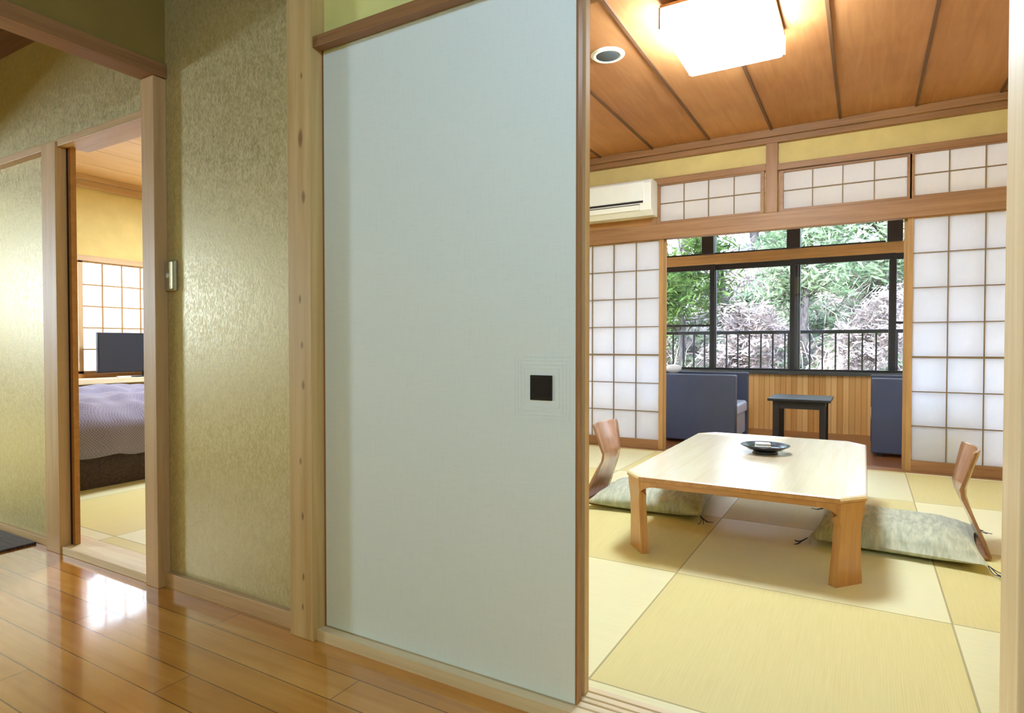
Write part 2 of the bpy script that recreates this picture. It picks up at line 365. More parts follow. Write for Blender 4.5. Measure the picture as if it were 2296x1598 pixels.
# ------------------------------------------------------------------ sliding fusuma doors
d = sroot('door_2', (-1.1, FY, 0))
obj('door_panel', B(-1.538, -.641, FY, FY + .026, .0035, 1.893), 'fusuma', d)
obj('edge_frame', B(-.641, -.635, FY + .0005, FY + .028, .0015, 1.893).box(-1.545, -1.538, FY - .001, FY + .028, .0015, 1.893).box(-1.538, -.641, FY + .002, FY + .024, .0015, .0035), 'brownz', d, .001)
hp = obj('door_pull', B(-.772, -.706, FY - .003, FY, .785, .851), 'black', d, .0015)
obj('pull_recess', B(-.765, -.713, FY - .0035, FY - .003, .792, .844), 'lacquer', hp)
em = G()
for i in range(4):
    w = .052 + i * .010
    for (a0, a1, b0, b1) in ((-w, w, -w, -w + .0012), (-w, w, w - .0012, w), (-w, -w + .0012, -w, w), (w - .0012, w, -w, w)):
        em.box(-.739 + a0, -.739 + a1, FY - .0006, FY, .818 + b0, .818 + b1)
obj('embossed_border', em, 'fusuma', d)
d = sroot('door_3', (-1.1, 1.49, 0))
obj('door_panel', B(-1.53, -.66, 1.487, 1.509, .008, 1.893), 'fusuma', d)
obj('edge_frame', B(-.66, -.635, 1.484, 1.512, .004, 1.893), 'trimz', d, .001)
# ------------------------------------------------------------------ main room shell
struct('floor', B(-2.5, 1.2, 1.535, 5.30, -.06, 0), 'tatami')
struct('ceiling', B(-2.6, 1.3, 1.53, 5.42, 2.66, 2.76), 'ceil')
bt = G()
for k in range(-3, 4):
    x = -.667 + k * .485; bt.box(x - .009, x + .009, 1.535, 5.34, 2.648, 2.66)
struct('trim_10', bt, 'batten')
struct('wall_left', B(-2.6, -2.5, 1.53, 5.42, -.06, 2.66), 'plaster')
struct('wall_right', B(1.2, 1.3, 1.53, 5.42, -.06, 2.66), 'plaster')
struct('wall_back', B(-2.5, 1.2, 5.375, 5.41, 2.385, 2.66), 'plaster')
struct('trim_11', B(-2.5, 1.2, 5.30, 5.375, 2.60, 2.66).box(-2.5, 1.2, 5.325, 5.375, 2.555, 2.60), 'brownx', bevel=.003)
struct('trim_12', B(-.71, -.622, 5.335, 5.42, 2.0, 2.56), 'brownz', bevel=.003)
struct('trim_13', B(-2.5, 1.2, 5.335, 5.42, 1.865, 2.0), 'brownx', bevel=.003)
struct('trim_14', B(-2.5, -.71, 5.34, 5.42, 2.345, 2.40).box(-.622, 1.2, 5.34, 5.42, 2.335, 2.385), 'brownx', bevel=.003)
struct('trim_15', B(-2.5, 1.2, 5.30, 5.46, -.05, .002), 'brownx', bevel=.002)
struct('trim_16', B(-2.50, -1.64, 5.365, 5.40, 2.0, 2.345), 'panelwood')
struct('trim_17', B(-1.655, -1.61, 5.345, 5.42, 2.0, 2.345), 'brownz', bevel=.002)
def grid(x0, x1, z0, z1, nx, nz, y, t=.007, dep=.012, thick=None, xs=None):
    g = G()
    for i in range(1, nx):
        x = x0 + (x1 - x0) * i / nx; g.box(x - t / 2, x + t / 2, y - dep, y, z0, z1)
    for j in range(1, nz):
        z = z0 + (z1 - z0) * j / nz; tt = t * (2.0 if thick == j else 1)
        g.box(x0, x1, y - dep - .001, y - .001, z - tt / 2, z + tt / 2)
    return g
def transom(n, x0, x1, nx, z0=2.022, z1=2.335):
    d = sroot('window_%d' % n, ((x0 + x1) / 2, 5.38, z0))
    obj('window_frame', B(x0 - .028, x0, 5.350, 5.378, z0 - .022, z1 + .012).box(x1, x1 + .028, 5.350, 5.378, z0 - .022, z1 + .012).box(x0, x1, 5.350, 5.378, z0 - .022, z0).box(x0, x1, 5.350, 5.378, z1, z1 + .012), 'brownx', d, .001)
    obj('lattice', grid(x0, x1, z0, z1, nx, 2, 5.372), 'lattice', d)
    obj('paper', B(x0, x1, 5.373, 5.374, z0, z1), 'paper', d)
transom(1, -1.582, -.752, 4); transom(2, -.580, .256, 4, z1=2.315); transom(3, .300, 1.136, 4, z1=2.325)
def shoji(n, x0, x1, y=5.36, z0=.083, z1=1.857):
    d = sroot('door_%d' % n, ((x0 + x1) / 2, y, 0))
    obj('stile', B(x0, x0 + .036, y, y + .03, .003, 1.885), 'shojiz', d, .001)
    obj('stile', B(x1 - .036, x1, y, y + .03, .003, 1.885), 'shojiz', d, .001)
    obj('bottom_rail', B(x0 + .036, x1 - .036, y + .001, y + .029, .003, z0), 'brownx', d, .001)
    obj('top_rail', B(x0 + .036, x1 - .036, y + .001, y + .029, z1, 1.885), 'shojix', d, .001)
    obj('lattice', grid(x0 + .036, x1 - .036, z0, z1, 4, 7, y + .018, thick=3), 'lattice', d)
    obj('paper', B(x0 + .036, x1 - .036, y + .019, y + .020, z0, z1), 'paper', d)
shoji(4, .262, 1.182); shoji(5, -2.475, -1.553)
shoji(6, .243, 1.163, y=5.395); shoji(7, -2.46, -1.538, y=5.395)
# ------------------------------------------------------------------ veranda room
struct('floor', B(-2.6, 1.3, 5.46, 7.35, -.05, 0), 'decks')
struct('ceiling', B(-3.1, 1.8, 5.42, 7.30, 2.62, 2.72), 'ceilb')
struct('wall_veranda_left', B(-3.1, -3.0, 5.42, 7.4, -.05, 2.62), 'plaster')
struct('wall_veranda_right', B(1.7, 1.8, 5.42, 7.4, -.05, 2.62), 'plaster')
struct('wall_veranda_inner', B(-3.1, -2.5, 5.42, 5.5, -.05, 2.62).box(1.2, 1.8, 5.42, 5.5, -.05, 2.62), 'plaster')
struct('wall_veranda_front', B(-3.0, 1.7, 7.28, 7.38, -.05, .612), 'slats')
struct('trim_18', B(-3.0, 1.7, 7.22, 7.40, .612, .648), 'grey', bevel=.003)
struct('trim_19', B(-3.0, 1.7, 7.27, 7.38, 1.862, 1.975), 'shojix', bevel=.003)
struct('wall_veranda_top', B(-3.0, 1.7, 7.28, 7.38, 2.36, 2.62), 'plaster')
def glazing(n, x0, x1, y, mid=None):
    d = sroot('window_%d' % n, ((x0 + x1) / 2, y, .648)); t = .046
    obj('window_frame', B(x0, x0 + t, y, y + .03, .648, 1.862).box(x1 - t, x1, y, y + .03, .648, 1.862).box(x0 + t, x1 - t, y, y + .03, .648, .672).box(x0 + t, x1 - t, y, y + .03, 1.80, 1.862), 'frame', d, .001)
    if mid: obj('mid_rail', B(x0 + t, x1 - t, y + .005, y + .025, mid - .012, mid + .012), 'frame', d)
    obj('glass_pane', B(x0 + t, x1 - t, y + .012, y + .016, .672, 1.80), 'glass', d)
glazing(4, -2.44, -1.51, 7.285, 1.16); glazing(5, -1.575, -.64, 7.325); glazing(6, -.715, .262, 7.285); glazing(7, .205, 1.14, 7.325, 1.16)
for k, (a, b) in enumerate(((-2.44, -1.64), (-1.51, -.745), (-.61, .17), (.325, 1.1))):
    d = sroot('window_%d' % (8 + k), ((a + b) / 2, 7.3, 1.975))
    obj('window_frame', B(a, b, 7.30, 7.33, 1.975, 1.995).box(a, b, 7.30, 7.33, 2.335, 2.36), 'frame', d)
    obj('glass_pane', B(a, b, 7.312, 7.316, 1.995, 2.335), 'glass', d)
for k, x in enumerate((-1.575, -.678, .248, 1.17, -2.5)):
    struct('trim_%d' % (20 + k), B(x - .066, x + .066, 7.20, 7.38, 1.975, 2.62), 'darkz', bevel=.003)
for k, (x, w) in enumerate(((-1.545, .036), (-.672, .052), (.237, .034))):
    struct('trim_%d' % (26 + k), B(x - w, x + w, 7.36, 7.41, .648, 1.862), 'frame', bevel=.002)
# balcony slab outside
struct('floor', B(-3.4, 2.1, 7.40, 7.72, -.05, .02), 'grey')
rl = thing('balcony_railing', 'black iron railing with thin upright bars outside the veranda windows', 'railing', (-.6, 7.62, .02))
obj('top_rail', B(-3.2, 2.0, 7.60, 7.64, 1.06, 1.10), 'iron', rl, .003)
obj('bottom_rail', B(-3.2, 2.0, 7.605, 7.635, .10, .13), 'iron', rl, .003)
for k in range(40):
    x = -3.1 + k * .128
    obj('baluster', B(x - .008, x + .008, 7.612, 7.628, .13, 1.06), 'iron', rl)
for x in (-3.18, -.75, .28, 1.98): obj('railing_post', B(x - .018, x + .018, 7.602, 7.638, .02, 1.08), 'iron', rl, .002)
# ------------------------------------------------------------------ bedroom shell
struct('floor', B(-6.4, -2.6, 1.53, 5.4, -.06, 0), 'tatamib')
struct('ceiling', B(-6.4, -2.6, 1.53, 5.42, 2.50, 2.6), 'ceilb')
struct('wall_bedroom_back', B(-6.4, -2.6, 5.32, 5.42, 0, 2.5), 'plaster')
WX = -6.3
struct('wall_bedroom_left', B(WX - .1, WX, 1.53, 5.32, 0, .62).box(WX - .1, WX, 1.53, 5.32, 1.76, 2.5).box(WX - .1, WX, 1.53, 2.0, .62, 1.76).box(WX - .1, WX, 4.72, 5.32, .62, 1.76), 'plaster')
struct('trim_30', B(WX, WX + .05, 1.53, 5.32, 2.39, 2.455).box(WX, WX + .09, 1.53, 5.32, 2.455, 2.50), 'trimy', bevel=.003)
struct('trim_31', B(WX - .02, WX + .03, 1.95, 4.76, 1.715, 1.765), 'trimy', bevel=.003)
struct('trim_32', B(WX - .02, WX + .24, 1.53, 5.32, .575, .625), 'paley', bevel=.004)
struct('trim_33', B(WX - .02, WX + .035, 1.95, 4.76, .625, .665), 'panelwood', bevel=.002)
def bshoji(n, y0, y1, x):
    d = sroot('window_%d' % n, (x, (y0 + y1) / 2, .665)); z0, z1 = .69, 1.70; s = .038
    obj('window_frame', B(x, x + .026, y0, y0 + s, .665, 1.715).box(x, x + .026, y1 - s, y1, .665, 1.715).box(x, x + .026, y0, y1, .665, z0).box(x, x + .026, y0, y1, z1, 1.715), 'trimz', d, .001)
    g = G()
    for i in range(1, 5):
        y = y0 + s + (y1 - y0 - 2 * s) * i / 5; g.box(x + .004, x + .012, y - .007, y + .007, z0, z1)
    for j in range(1, 5):
        z = z0 + (z1 - z0) * j / 5; g.box(x + .003, x + .011, y0, y1, z - .007, z + .007)
    obj('lattice', g, 'shojiz', d)
    obj('paper', B(x + .001, x + .002, y0 + s, y1 - s, z0, z1), 'paperb', d)
bshoji(12, 2.02, 2.955, WX - .055); bshoji(13, 2.90, 3.86, WX - .025); bshoji(14, 3.82, 4.70, WX - .055)
# ------------------------------------------------------------------ ceiling lamp (main room)
lx0, lx1, ly0, ly1 = -.905, -.40, 3.06, 3.66
t = thing('ceiling_lamp', 'bright square box lamp with white shade and brown top plate on the wooden ceiling', 'lamp', ((lx0 + lx1) / 2, (ly0 + ly1) / 2, 2.66))
obj('mounting_plate', B(lx0 - .005, lx1 + .005, ly0 - .005, ly1 + .005, 2.618, 2.634).box(lx0 + .1, lx1 - .1, ly0 + .1, ly1 - .1, 2.634, 2.648), 'brownx', t, .003)
sh = G()
def rr(x0, x1, y0, y1, z, r=.02, n=4):
    o = []
    for cx, cy, a0 in ((x1 - r, y1 - r, 0), (x0 + r, y1 - r, 90), (x0 + r, y0 + r, 180), (x1 - r, y0 + r, 270)):
        for k in range(n + 1):
            a = R(a0 + 90 * k / n); o.append((cx + r * math.cos(a), cy + r * math.sin(a), z))
    return o
sh.rings([rr(lx0 + .03, lx1 - .03, ly0 + .03, ly1 - .03, 2.496), rr(lx0 + .005, lx1 - .005, ly0 + .005, ly1 - .005, 2.503), rr(lx0, lx1, ly0, ly1, 2.52), rr(lx0, lx1, ly0, ly1, 2.616)], smooth=False)
obj('lamp_shade', sh, 'shade', t)
for x in (lx0 - .004, lx1 + .004):
    for y in (ly0 - .004, ly1 + .004): obj('corner_post', B(x - .004, x + .004, y - .004, y + .004, 2.515, 2.62), 'brownz', t)
# ceiling speaker
t = thing('ceiling_speaker', 'round white ceiling speaker with dark grille', 'speaker', (-1.345, 3.47, 2.66))
obj('ring', G().lathe([(.066, -.002), (.072, -.012), (.090, -.012), (.100, -.004), (.101, 0)], (-1.345, 3.47, 2.66), 40), 'white', t)
obj('grille', G().lathe([(.001, -.013), (.060, -.0125), (.068, -.010), (.069, -.001)], (-1.345, 3.47, 2.66), 40), 'grey', t)
# air conditioner
ay0, ay1, az0, az1, ax0, ax1 = 5.165, 5.362, 2.062, 2.372, -2.42, -1.605
t = thing('air_conditioner', 'white wall air conditioner above the left paper screen', 'air conditioner', ((ax0 + ax1) / 2, 5.365, az0))
g = G(); prof = [(ay1, az1), (ay0 + .05, az1), (ay0 + .015, az1 - .012), (ay0, az1 - .04), (ay0, az0 + .10), (ay0 + .02, az0 + .04), (ay0 + .07, az0 + .0), (ay1, az0)]
g.rings([[(x, y, z) for y, z in prof] for x in (ax0, ax1)], smooth=False); obj('body', g, 'white', t, .006, 3)
obj('front_panel', B(ax0 + .015, ax1 - .06, ay0 - .006, ay0 + .002, az0 + .125, az1 - .03), 'white', t, .003)
obj('air_slot', B(ax0 + .02, ax1 - .07, ay0 - .004, ay0 + .006, az0 + .100, az0 + .118), 'black', t)
g = G(); g.add([(ax0 + .03, ay0 + .004, az0 + .083), (ax1 - .10, ay0 + .004, az0 + .083), (ax1 - .10, ay0 + .012, az0 + .040), (ax0 + .03, ay0 + .012, az0 + .040), (ax0 + .03, ay0 - .006, az0 + .083), (ax1 - .10, ay0 - .006, az0 + .083), (ax1 - .10, ay0 + .004, az0 + .040), (ax0 + .03, ay0 + .004, az0 + .040)],
               [(0, 1, 2, 3), (4, 5, 6, 7), (0, 1, 5, 4), (1, 2, 6, 5), (2, 3, 7, 6), (3, 0, 4, 7)]); obj('louver', g, 'white', t, .002)
obj('louver_gap', B(ax0 + .03, ax1 - .10, ay0 - .002, ay0 + .003, az0 + .083, az0 + .091), 'grey', t)
# light switch on the hall wall
t = thing('light_switch', 'small chrome light switch plate on the papered hall wall', 'light switch', (-2.385, FY, 1.205))
obj('plate', B(-2.418, -2.350, 1.423, FY, 1.145, 1.265), 'chrome', t, .004, 3)
g = G().lathe([(.0, .0), (.009, .001), (.011, .006), (.011, .010)], n=20); g.xform(Matrix.Translation((-2.392, 1.414, 1.205)) @ Matrix.Rotation(R(-90), 4, 'X'))
obj('button', g, 'white', t)
obj('cover_flap', B(-2.376, -2.352, 1.414, 1.425, 1.150, 1.260), 'chrome', t, .003)
# ------------------------------------------------------------------ low table
TX0, TX1, TY0, TY1, TH, CH = -.955, .010, 2.625, 4.22, .350, .092
t = thing('low_table', 'low polished wooden table with chamfered corners in the middle of the tatami', 'table', ((TX0 + TX1) / 2, (TY0 + TY1) / 2, 0))
def octo(d, z):
    a = CH - d * .414
    x0, x1, y0, y1 = TX0 + d, TX1 - d, TY0 + d, TY1 - d; c = CH * .95; b = 1.2
    return [(x0 + c, y0, z), (x1 - c, y0, z), (x1, y0 + c * b, z), (x1, y1 - c * b, z), (x1 - c, y1, z), (x0 + c, y1, z), (x0, y1 - c * b, z), (x0, y0 + c * b, z)]
tt_ = obj('tabletop', G().rings([octo(.0, TH - .022), octo(-.002, TH - .012), octo(.0, TH - .004), octo(.006, TH)], smooth=False), 'tabletop', t)
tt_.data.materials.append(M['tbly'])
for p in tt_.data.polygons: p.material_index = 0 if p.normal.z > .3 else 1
# apron ring just under the edge
ap = G(); a, b2, c2, e2 = octo(.004, TH - .022), octo(.004, TH - .046), octo(.032, TH - .046), octo(.032, TH - .022)
n = 8; ap.add(a + b2 + c2 + e2, [(i, (i + 1) % n, n + (i + 1) % n, n + i) for i in range(n)] + [(n + i, n + (i + 1) % n, 2 * n + (i + 1) % n, 2 * n + i) for i in range(n)] + [(2 * n + i, 2 * n + (i + 1) % n, 3 * n + (i + 1) % n, 3 * n + i) for i in range(n)] + [(3 * n + i, 3 * n + (i + 1) % n, (i + 1) % n, i) for i in range(n)])
obj('apron', ap, 'tblx', t, .003)
obj('under_board', B(TX0 + .04, TX1 - .04, TY0 + .15, TY1 - .15, TH - .034, TH - .022), 'tblx', t)
def leg(cx, cy, sx_, sy_):
    # cx,cy: the sharp corner; the plate follows side, chamfer, side
    c = CH * .95; b = 1.2
    P1 = Vector((cx - sx_ * c, cy)); P2 = Vector((cx, cy - sy_ * c * b)); L = (P2 - P1).length; mid = (P1 + P2) / 2
    u = (P2 - P1).normalized(); nrm = Vector((-sx_, -sy_)); nrm = (nrm - u * nrm.dot(u)).normalized()
    d1 = Vector((-sx_, 0)); d2 = Vector((0, -sy_)); n1 = Vector((0, -sy_)); n2 = Vector((-sx_, 0))
    def pt(s, inn, dep):
        h = L / 2
        if s < -h: p = P1 + d1 * (-s - h); q = n1
        elif s > h: p = P2 + d2 * (s - h); q = n2
        else: p = mid + u * s; q = nrm
        w = nrm if abs(s) < h * 1.02 else q
        if abs(abs(s) - h) < .004: w = (nrm + q).normalized()
        return p + w * dep + nrm * inn
    rg = []
    for z, hw, inn, th in ((0, .068, .012, .036), (.03, .066, .011, .036), (.10, .059, .009, .036), (.17, .054, .007, .036), (.23, .053, .005, .034), (.262, .060, .003, .034), (.282, .074, .001, .033), (.295, .092, 0, .032), (.302, .112, 0, .031), (.307, .145, 0, .030), (.326, .150, 0, .030)):
        ss = [-hw + 2 * hw * k / 14 for k in range(15)]
        o = [pt(s, inn + .004, 0) for s in ss]; i_ = [pt(s, inn + .004, th) for s in reversed(ss)]
        rg.append([(p.x, p.y, z) for p in o + i_])
    g = G().rings(rg, smooth=False)
    o = obj('leg', g, 'tblz', t, .004); return o
for cx, cy, a, b in ((TX0, TY0, -1, -1), (TX1, TY0, 1, -1), (TX0, TY1, -1, 1), (TX1, TY1, 1, 1)): leg(cx, cy, a, b)
# tray with folded cloths
cx, cy = -.462, 3.53
t = thing('serving_dish', 'dark round footed dish on the low table', 'dish', (cx, cy, TH))
obj('bowl', G().lathe([(.050, .018), (.085, .021), (.120, .040), (.125, .043), (.121, .046), (.085, .029), (.04, .026), (.001, .026)], (cx, cy, TH), 48), 'lacquer', t)
obj('foot', G().lathe([(.062, .0), (.066, .002), (.056, .020), (.001, .020)], (cx, cy, TH), 40), 'lacquer', t)
def folded(x, y, a, lab, z0=TH + .029):
    g = G()
    for i in range(2):
        z = z0 + i * .013; w, h = .040 - i * .002, .026 - i * .001
        pts = [rr(-w, w, -h, h, z + dz, .008) for dz in (0, .004, .009, .0125)]
        pts[0] = [(p[0] * .94, p[1] * .94, p[2]) for p in pts[0]]; pts[3] = [(p[0] * .94, p[1] * .94, p[2]) for p in pts[3]]
        g.rings(pts)
    g.xform(Matrix.Translation((x, y, 0)) @ Matrix.Rotation(a, 4, 'Z'))
    o = obj('folded_cloth', g, 'cloth_w'); tag(o, lab, 'cloth')
folded(cx - .012, cy, R(15), 'white folded cloth lying in the dark dish on the low table')
# ------------------------------------------------------------------ legless chairs
def legless(loc, rot, label):
    t = thing('legless_chair', label, 'chair', loc, 'legless plywood chairs at the low table'); t['_o'] = (0, 0, 0)
    def sheet(prof, wid, curv, th, nx=10):
        g = G(); n = len(prof); vs = []; fs = []
        for i, (x, z) in enumerate(prof):
            for j in range(nx + 1):
                u = -1 + 2 * j / nx; vs.append((x + curv[i] * u * u, u * wid[i] / 2, z))
        m = nx + 1
        for i in range(n - 1):
            for j in range(nx): fs.append((i * m + j, i * m + j + 1, (i + 1) * m + j + 1, (i + 1) * m + j))
        return g.add(vs, fs, True)
    def lerp(p, k=6):
        out = []
        for i in range(len(p) - 1):
            for q in range(k): out.append(tuple(a + (b - a) * q / k for a, b in zip(p[i], p[i + 1])))
        return out + [p[-1]]
    key = lerp([(0.0, .012, .40, .0), (.03, .10, .38, .0), (.058, .19, .33, .01), (.072, .245, .28, .02), (.070, .285, .28, .03), (.052, .36, .34, .030), (.028, .44, .38, .036), (.022, .462, .37, .036)])
    o = obj('backrest', sheet([(a, b) for a, b, c, d in key], [c for a, b, c, d in key], [d for a, b, c, d in key], .012), 'ply', t, solid=.012)
    key = lerp([(0.0, .012, .40, 0), (.10, .010, .40, 0), (.25, .012, .40, 0), (.36, .010, .36, 0)])
    obj('seat', sheet([(a, b) for a, b, c, d in key], [c for a, b, c, d in key], [0] * len(key), .012), 'ply', t, solid=.012)
    t.rotation_euler = (0, 0, rot); return t
legless((.475, 3.49, .0), R(180), 'legless plywood chair seen from its side at the right of the low table')
legless((-1.43, 3.52, .0), 0, 'legless plywood chair at the left end of the low table before the paper screen')
# ------------------------------------------------------------------ floor cushions
def cushion(loc, rot, label, sx_=.33, sy_=.33, hh=.105):
    t = thing('floor_cushion', label, 'cushion', loc, 'sage floor cushions beside the low table'); t['_o'] = (0, 0, 0)
    n = 28; rnd = random.Random(len(label)); ph = rnd.random() * 9; top, bot = [], []
    for i in range(n + 1):
        for j in range(n + 1):
            u, v = -1 + 2 * i / n, -1 + 2 * j / n
            pin = 1 - .07 * (1 - v * v) * abs(u) ** 3; pin2 = 1 - .07 * (1 - u * u) * abs(v) ** 3
            x, y = u * sx_ * pin, v * sy_ * pin2
            pr = max(0, (1 - abs(u) ** 3.2) * (1 - abs(v) ** 3.2)) ** .55
            wr = noise.noise(Vector((u * 2.3 + ph, v * 2.3, 0))) * .012 + noise.noise(Vector((u * 7 + ph, v * 7, 3))) * .004
            top.append((x, y, .028 + (hh - .028 + wr) * pr)); bot.append((x, y, .028 - .027 * min(1, pr * 1.6)))
    m = n + 1; fs = [(i * m + j, (i + 1) * m + j, (i + 1) * m + j + 1, i * m + j + 1) for i in range(n) for j in range(n)]
    N = m * m; fb = [tuple(N + k for k in reversed(f)) for f in fs]; side = []
    bd = [(i, 0) for i in range(n)] + [(n, j) for j in range(n)] + [(i, n) for i in range(n, 0, -1)] + [(0, j) for j in range(n, 0, -1)]
    for k in range(len(bd)):
        a = bd[k][0] * m + bd[k][1]; b = bd[(k + 1) % len(bd)]; b = b[0] * m + b[1]; side.append((a, b, N + b, N + a))
    obj('cover', G().add(top + bot, fs + fb + side, True), 'cushion', t)
    for sx1, sy1 in ((-1, -1), (-1, 1), (1, -1), (1, 1)):
        g = G()
        for k in range(4):
            a = rnd.uniform(-.7, .7) + math.atan2(sy1, sx1); x0, y0 = sx1 * sx_ * .985, sy1 * sy_ * .985; L = rnd.uniform(.05, .08)
            pts = [(x0 + math.cos(a + .5 * q * (k % 2 * 2 - 1)) * L * q, y0 + math.sin(a + .5 * q * (k % 2 * 2 - 1)) * L * q, max(.003, .028 - .04 * q)) for q in [i / 6 for i in range(7)]]
            g.tube(pts, .0018, 5)
        obj('tassel', g, 'cord', t)
    t.rotation_euler = (0, 0, rot); return t
cushion((.125, 3.43, .012), R(-3), 'flat sage cushion on the seat of the right legless chair under the table corner', .335, .325)
cushion((-1.07, 3.55, .012), R(3), 'flat sage cushion behind the left front leg of the low table', .32, .325)
# ------------------------------------------------------------------ veranda armchairs
def armchair(loc, rot, label):
    t = thing('armchair', label, 'armchair', loc, 'low charcoal armchairs on the veranda'); t['_o'] = (0, 0, 0)
    Wd, D, Hh, A = .76, .82, .655, .10
    obj('armrest', B(0, D, -Wd / 2, -Wd / 2 + A, .03, Hh), 'charcoal', t, .012, 3)
    obj('armrest', B(0, D, Wd / 2 - A, Wd / 2, .03, Hh), 'charcoal', t, .012, 3)
    obj('backrest', B(0, .14, -Wd / 2 + A, Wd / 2 - A, .03, Hh), 'charcoal', t, .012, 3)
    obj('seat_base', B(.14, D - .02, -Wd / 2 + A, Wd / 2 - A, .06, .26), 'seat', t, .008)
    obj('seat_cushion', B(.14, D, -Wd / 2 + A + .004, Wd / 2 - A - .004, .262, .38), 'seat', t, .03, 4)
    for x in (.06, D - .06):
        for y in (-Wd / 2 + .05, Wd / 2 - .05): obj('foot', B(x - .02, x + .02, y - .02, y + .02, 0, .03), 'black', t)
    t.rotation_euler = (0, 0, rot); return t
armchair((-1.845, 6.24, 0), 0, 'charcoal armchair seen side on behind the left paper screen')
armchair((.868, 6.30, 0), R(180), 'charcoal armchair partly behind the right paper screen')
g = G(); n = 12; rg = []
for k in range(9):
    q = -1 + 2 * k / 8; w = max(.02, (1 - abs(q) ** 3)) ** .6
    rg.append([(-1.70 + .05 * w * math.cos(2 * math.pi * j / n) , 6.24 + q * .26, .66 + .03 + .045 * w * math.sin(2 * math.pi * j / n)) for j in range(n)])
g.rings(rg); g.xform(Matrix.Translation((0, 0, -.0)))
tag(obj('rolled_towel', g, 'cloth_w'), 'pale rolled cloth lying on top of the left armchair', 'cloth')
# small veranda table
t = thing('side_table', 'small dark wooden table before the slatted veranda wall', 'table', (-.51, 6.23, 0))
obj('tabletop', B(-.765, -.255, 5.95, 6.51, .428, .452), 'darkx', t, .004)
obj('apron', B(-.70, -.32, 6.00, 6.02, .36, .428).box(-.70, -.32, 6.44, 6.46, .36, .428).box(-.71, -.69, 6.02, 6.44, .36, .428).box(-.33, -.31, 6.02, 6.44, .36, .428), 'darkx', t)
for x in (-.70, -.32):
    for y in (6.01, 6.45): obj('leg', B(x - .024, x + .024, y - .024, y + .024, 0, .428), 'darkz', t, .002)
# ------------------------------------------------------------------ bedroom furniture
def bed(x0, x1, y0, y1, label, seed):
    t = thing('bed', label, 'bed', ((x0 + x1) / 2, (y0 + y1) / 2, 0), 'twin beds with mauve quilts')
    obj('base', B(x0 + .02, x1 - .02, y0 + .02, y1 - .02, .0, .30), 'bedbase', t, .015, 3)
    obj('mattress', B(x0 + .02, x1 - .02, y0 + .02, y1 - .02, .302, .45), 'cloth_w', t, .03, 3)
    nx, ny = 40, 70; vs = []; ov = .03
    X0, X1, Y0, Y1 = x0 - ov, x1 + ov, y0 - ov, y1 + ov; dz = .22; Wx = (X1 - X0); Wy = Y1 - Y0
    for i in range(nx + 1):
        for j in range(ny + 1):
            s = -dz + (Wx + 2 * dz) * i / nx; r = -dz + (Wy + 2 * dz) * j / ny
            ex = max(0, -s, s - Wx); ey = max(0, -r, r - Wy); drop = max(ex, ey)
            x = X0 + min(max(s, 0), Wx); y = Y0 + min(max(r, 0), Wy)
            cx_ = min(s, Wx - s); cy_ = min(r, Wy - r); c = min(cx_, cy_)
            z = .455 + .10 * (1 - math.exp(-max(c, 0) / .15))
            if drop > 0: z = .455 - .012 - drop
            else: z -= .03 * math.exp(-max(c, 0) / .02)
            nn = noise.noise(Vector((x * 2.1 + seed, y * 2.3, 0))) * .05 + noise.noise(Vector((x * 5 + seed, y * 6, 2))) * .04 + noise.noise(Vector((x * 2 + seed, y * 7, 7))) * .03
            fold = noise.noise(Vector((x * 3, y * 4.5 + seed, 5)))
            if drop > 0:
                k = drop / dz; z += nn * .4 + .06 * fold * k
                o_ = .03 * math.sin(k * 2.6) + .06 * fold * k
                if ex > 0: x += (-1 if s < 0 else 1) * o_
                if ey > 0: y += (-1 if r < 0 else 1) * o_
            else: z += nn
            vs.append((x, y, z))
    m = ny + 1
    obj('quilt', G().add(vs, [(i * m + j, (i + 1) * m + j, (i + 1) * m + j + 1, i * m + j + 1) for i in range(nx) for j in range(ny)], True), 'duvet', t, solid=.012)
bed(-5.13, -4.30, 1.72, 3.75, 'bed with a mauve checked quilt, the nearer one seen through the doorway', 3.1)
bed(-6.00, -5.21, 1.72, 3.75, 'bed with a mauve checked quilt, the farther one under the window ledge', 8.7)
# television on the ledge
t = thing('television', 'flat black television standing on the bedroom window ledge', 'television', (-6.12, 3.40, .625))
obj('screen_frame', B(-6.14, -6.105, 2.965, 3.86, .675, 1.05), 'black', t, .004)
obj('screen', B(-6.105, -6.103, 2.975, 3.85, .685, 1.04), 'navy', t)
obj('stand_neck', B(-6.145, -6.125, 3.38, 3.44, .63, .70), 'black', t)
obj('stand_foot', B(-6.20, -6.07, 3.27, 3.55, .625, .635), 'black', t, .003)
g = B(-6.095, -6.068, 3.12, 3.24, .625, .640); tag(obj('remote_control', g, 'white', None, .004), 'pale remote control lying on the ledge before the television', 'remote control')
# dark mat on the hall floor
g = G(); n = 40
x0, x1, y0, y1 = -4.35, -3.49, 1.19, 1.412
g = B(-4.35, -3.475, .62, 1.405, -.035, -.024); o = obj('door_mat', g, 'mat', None, .004); tag(o, 'dark woven mat on the hall floor beside the bedroom doorway', 'mat')

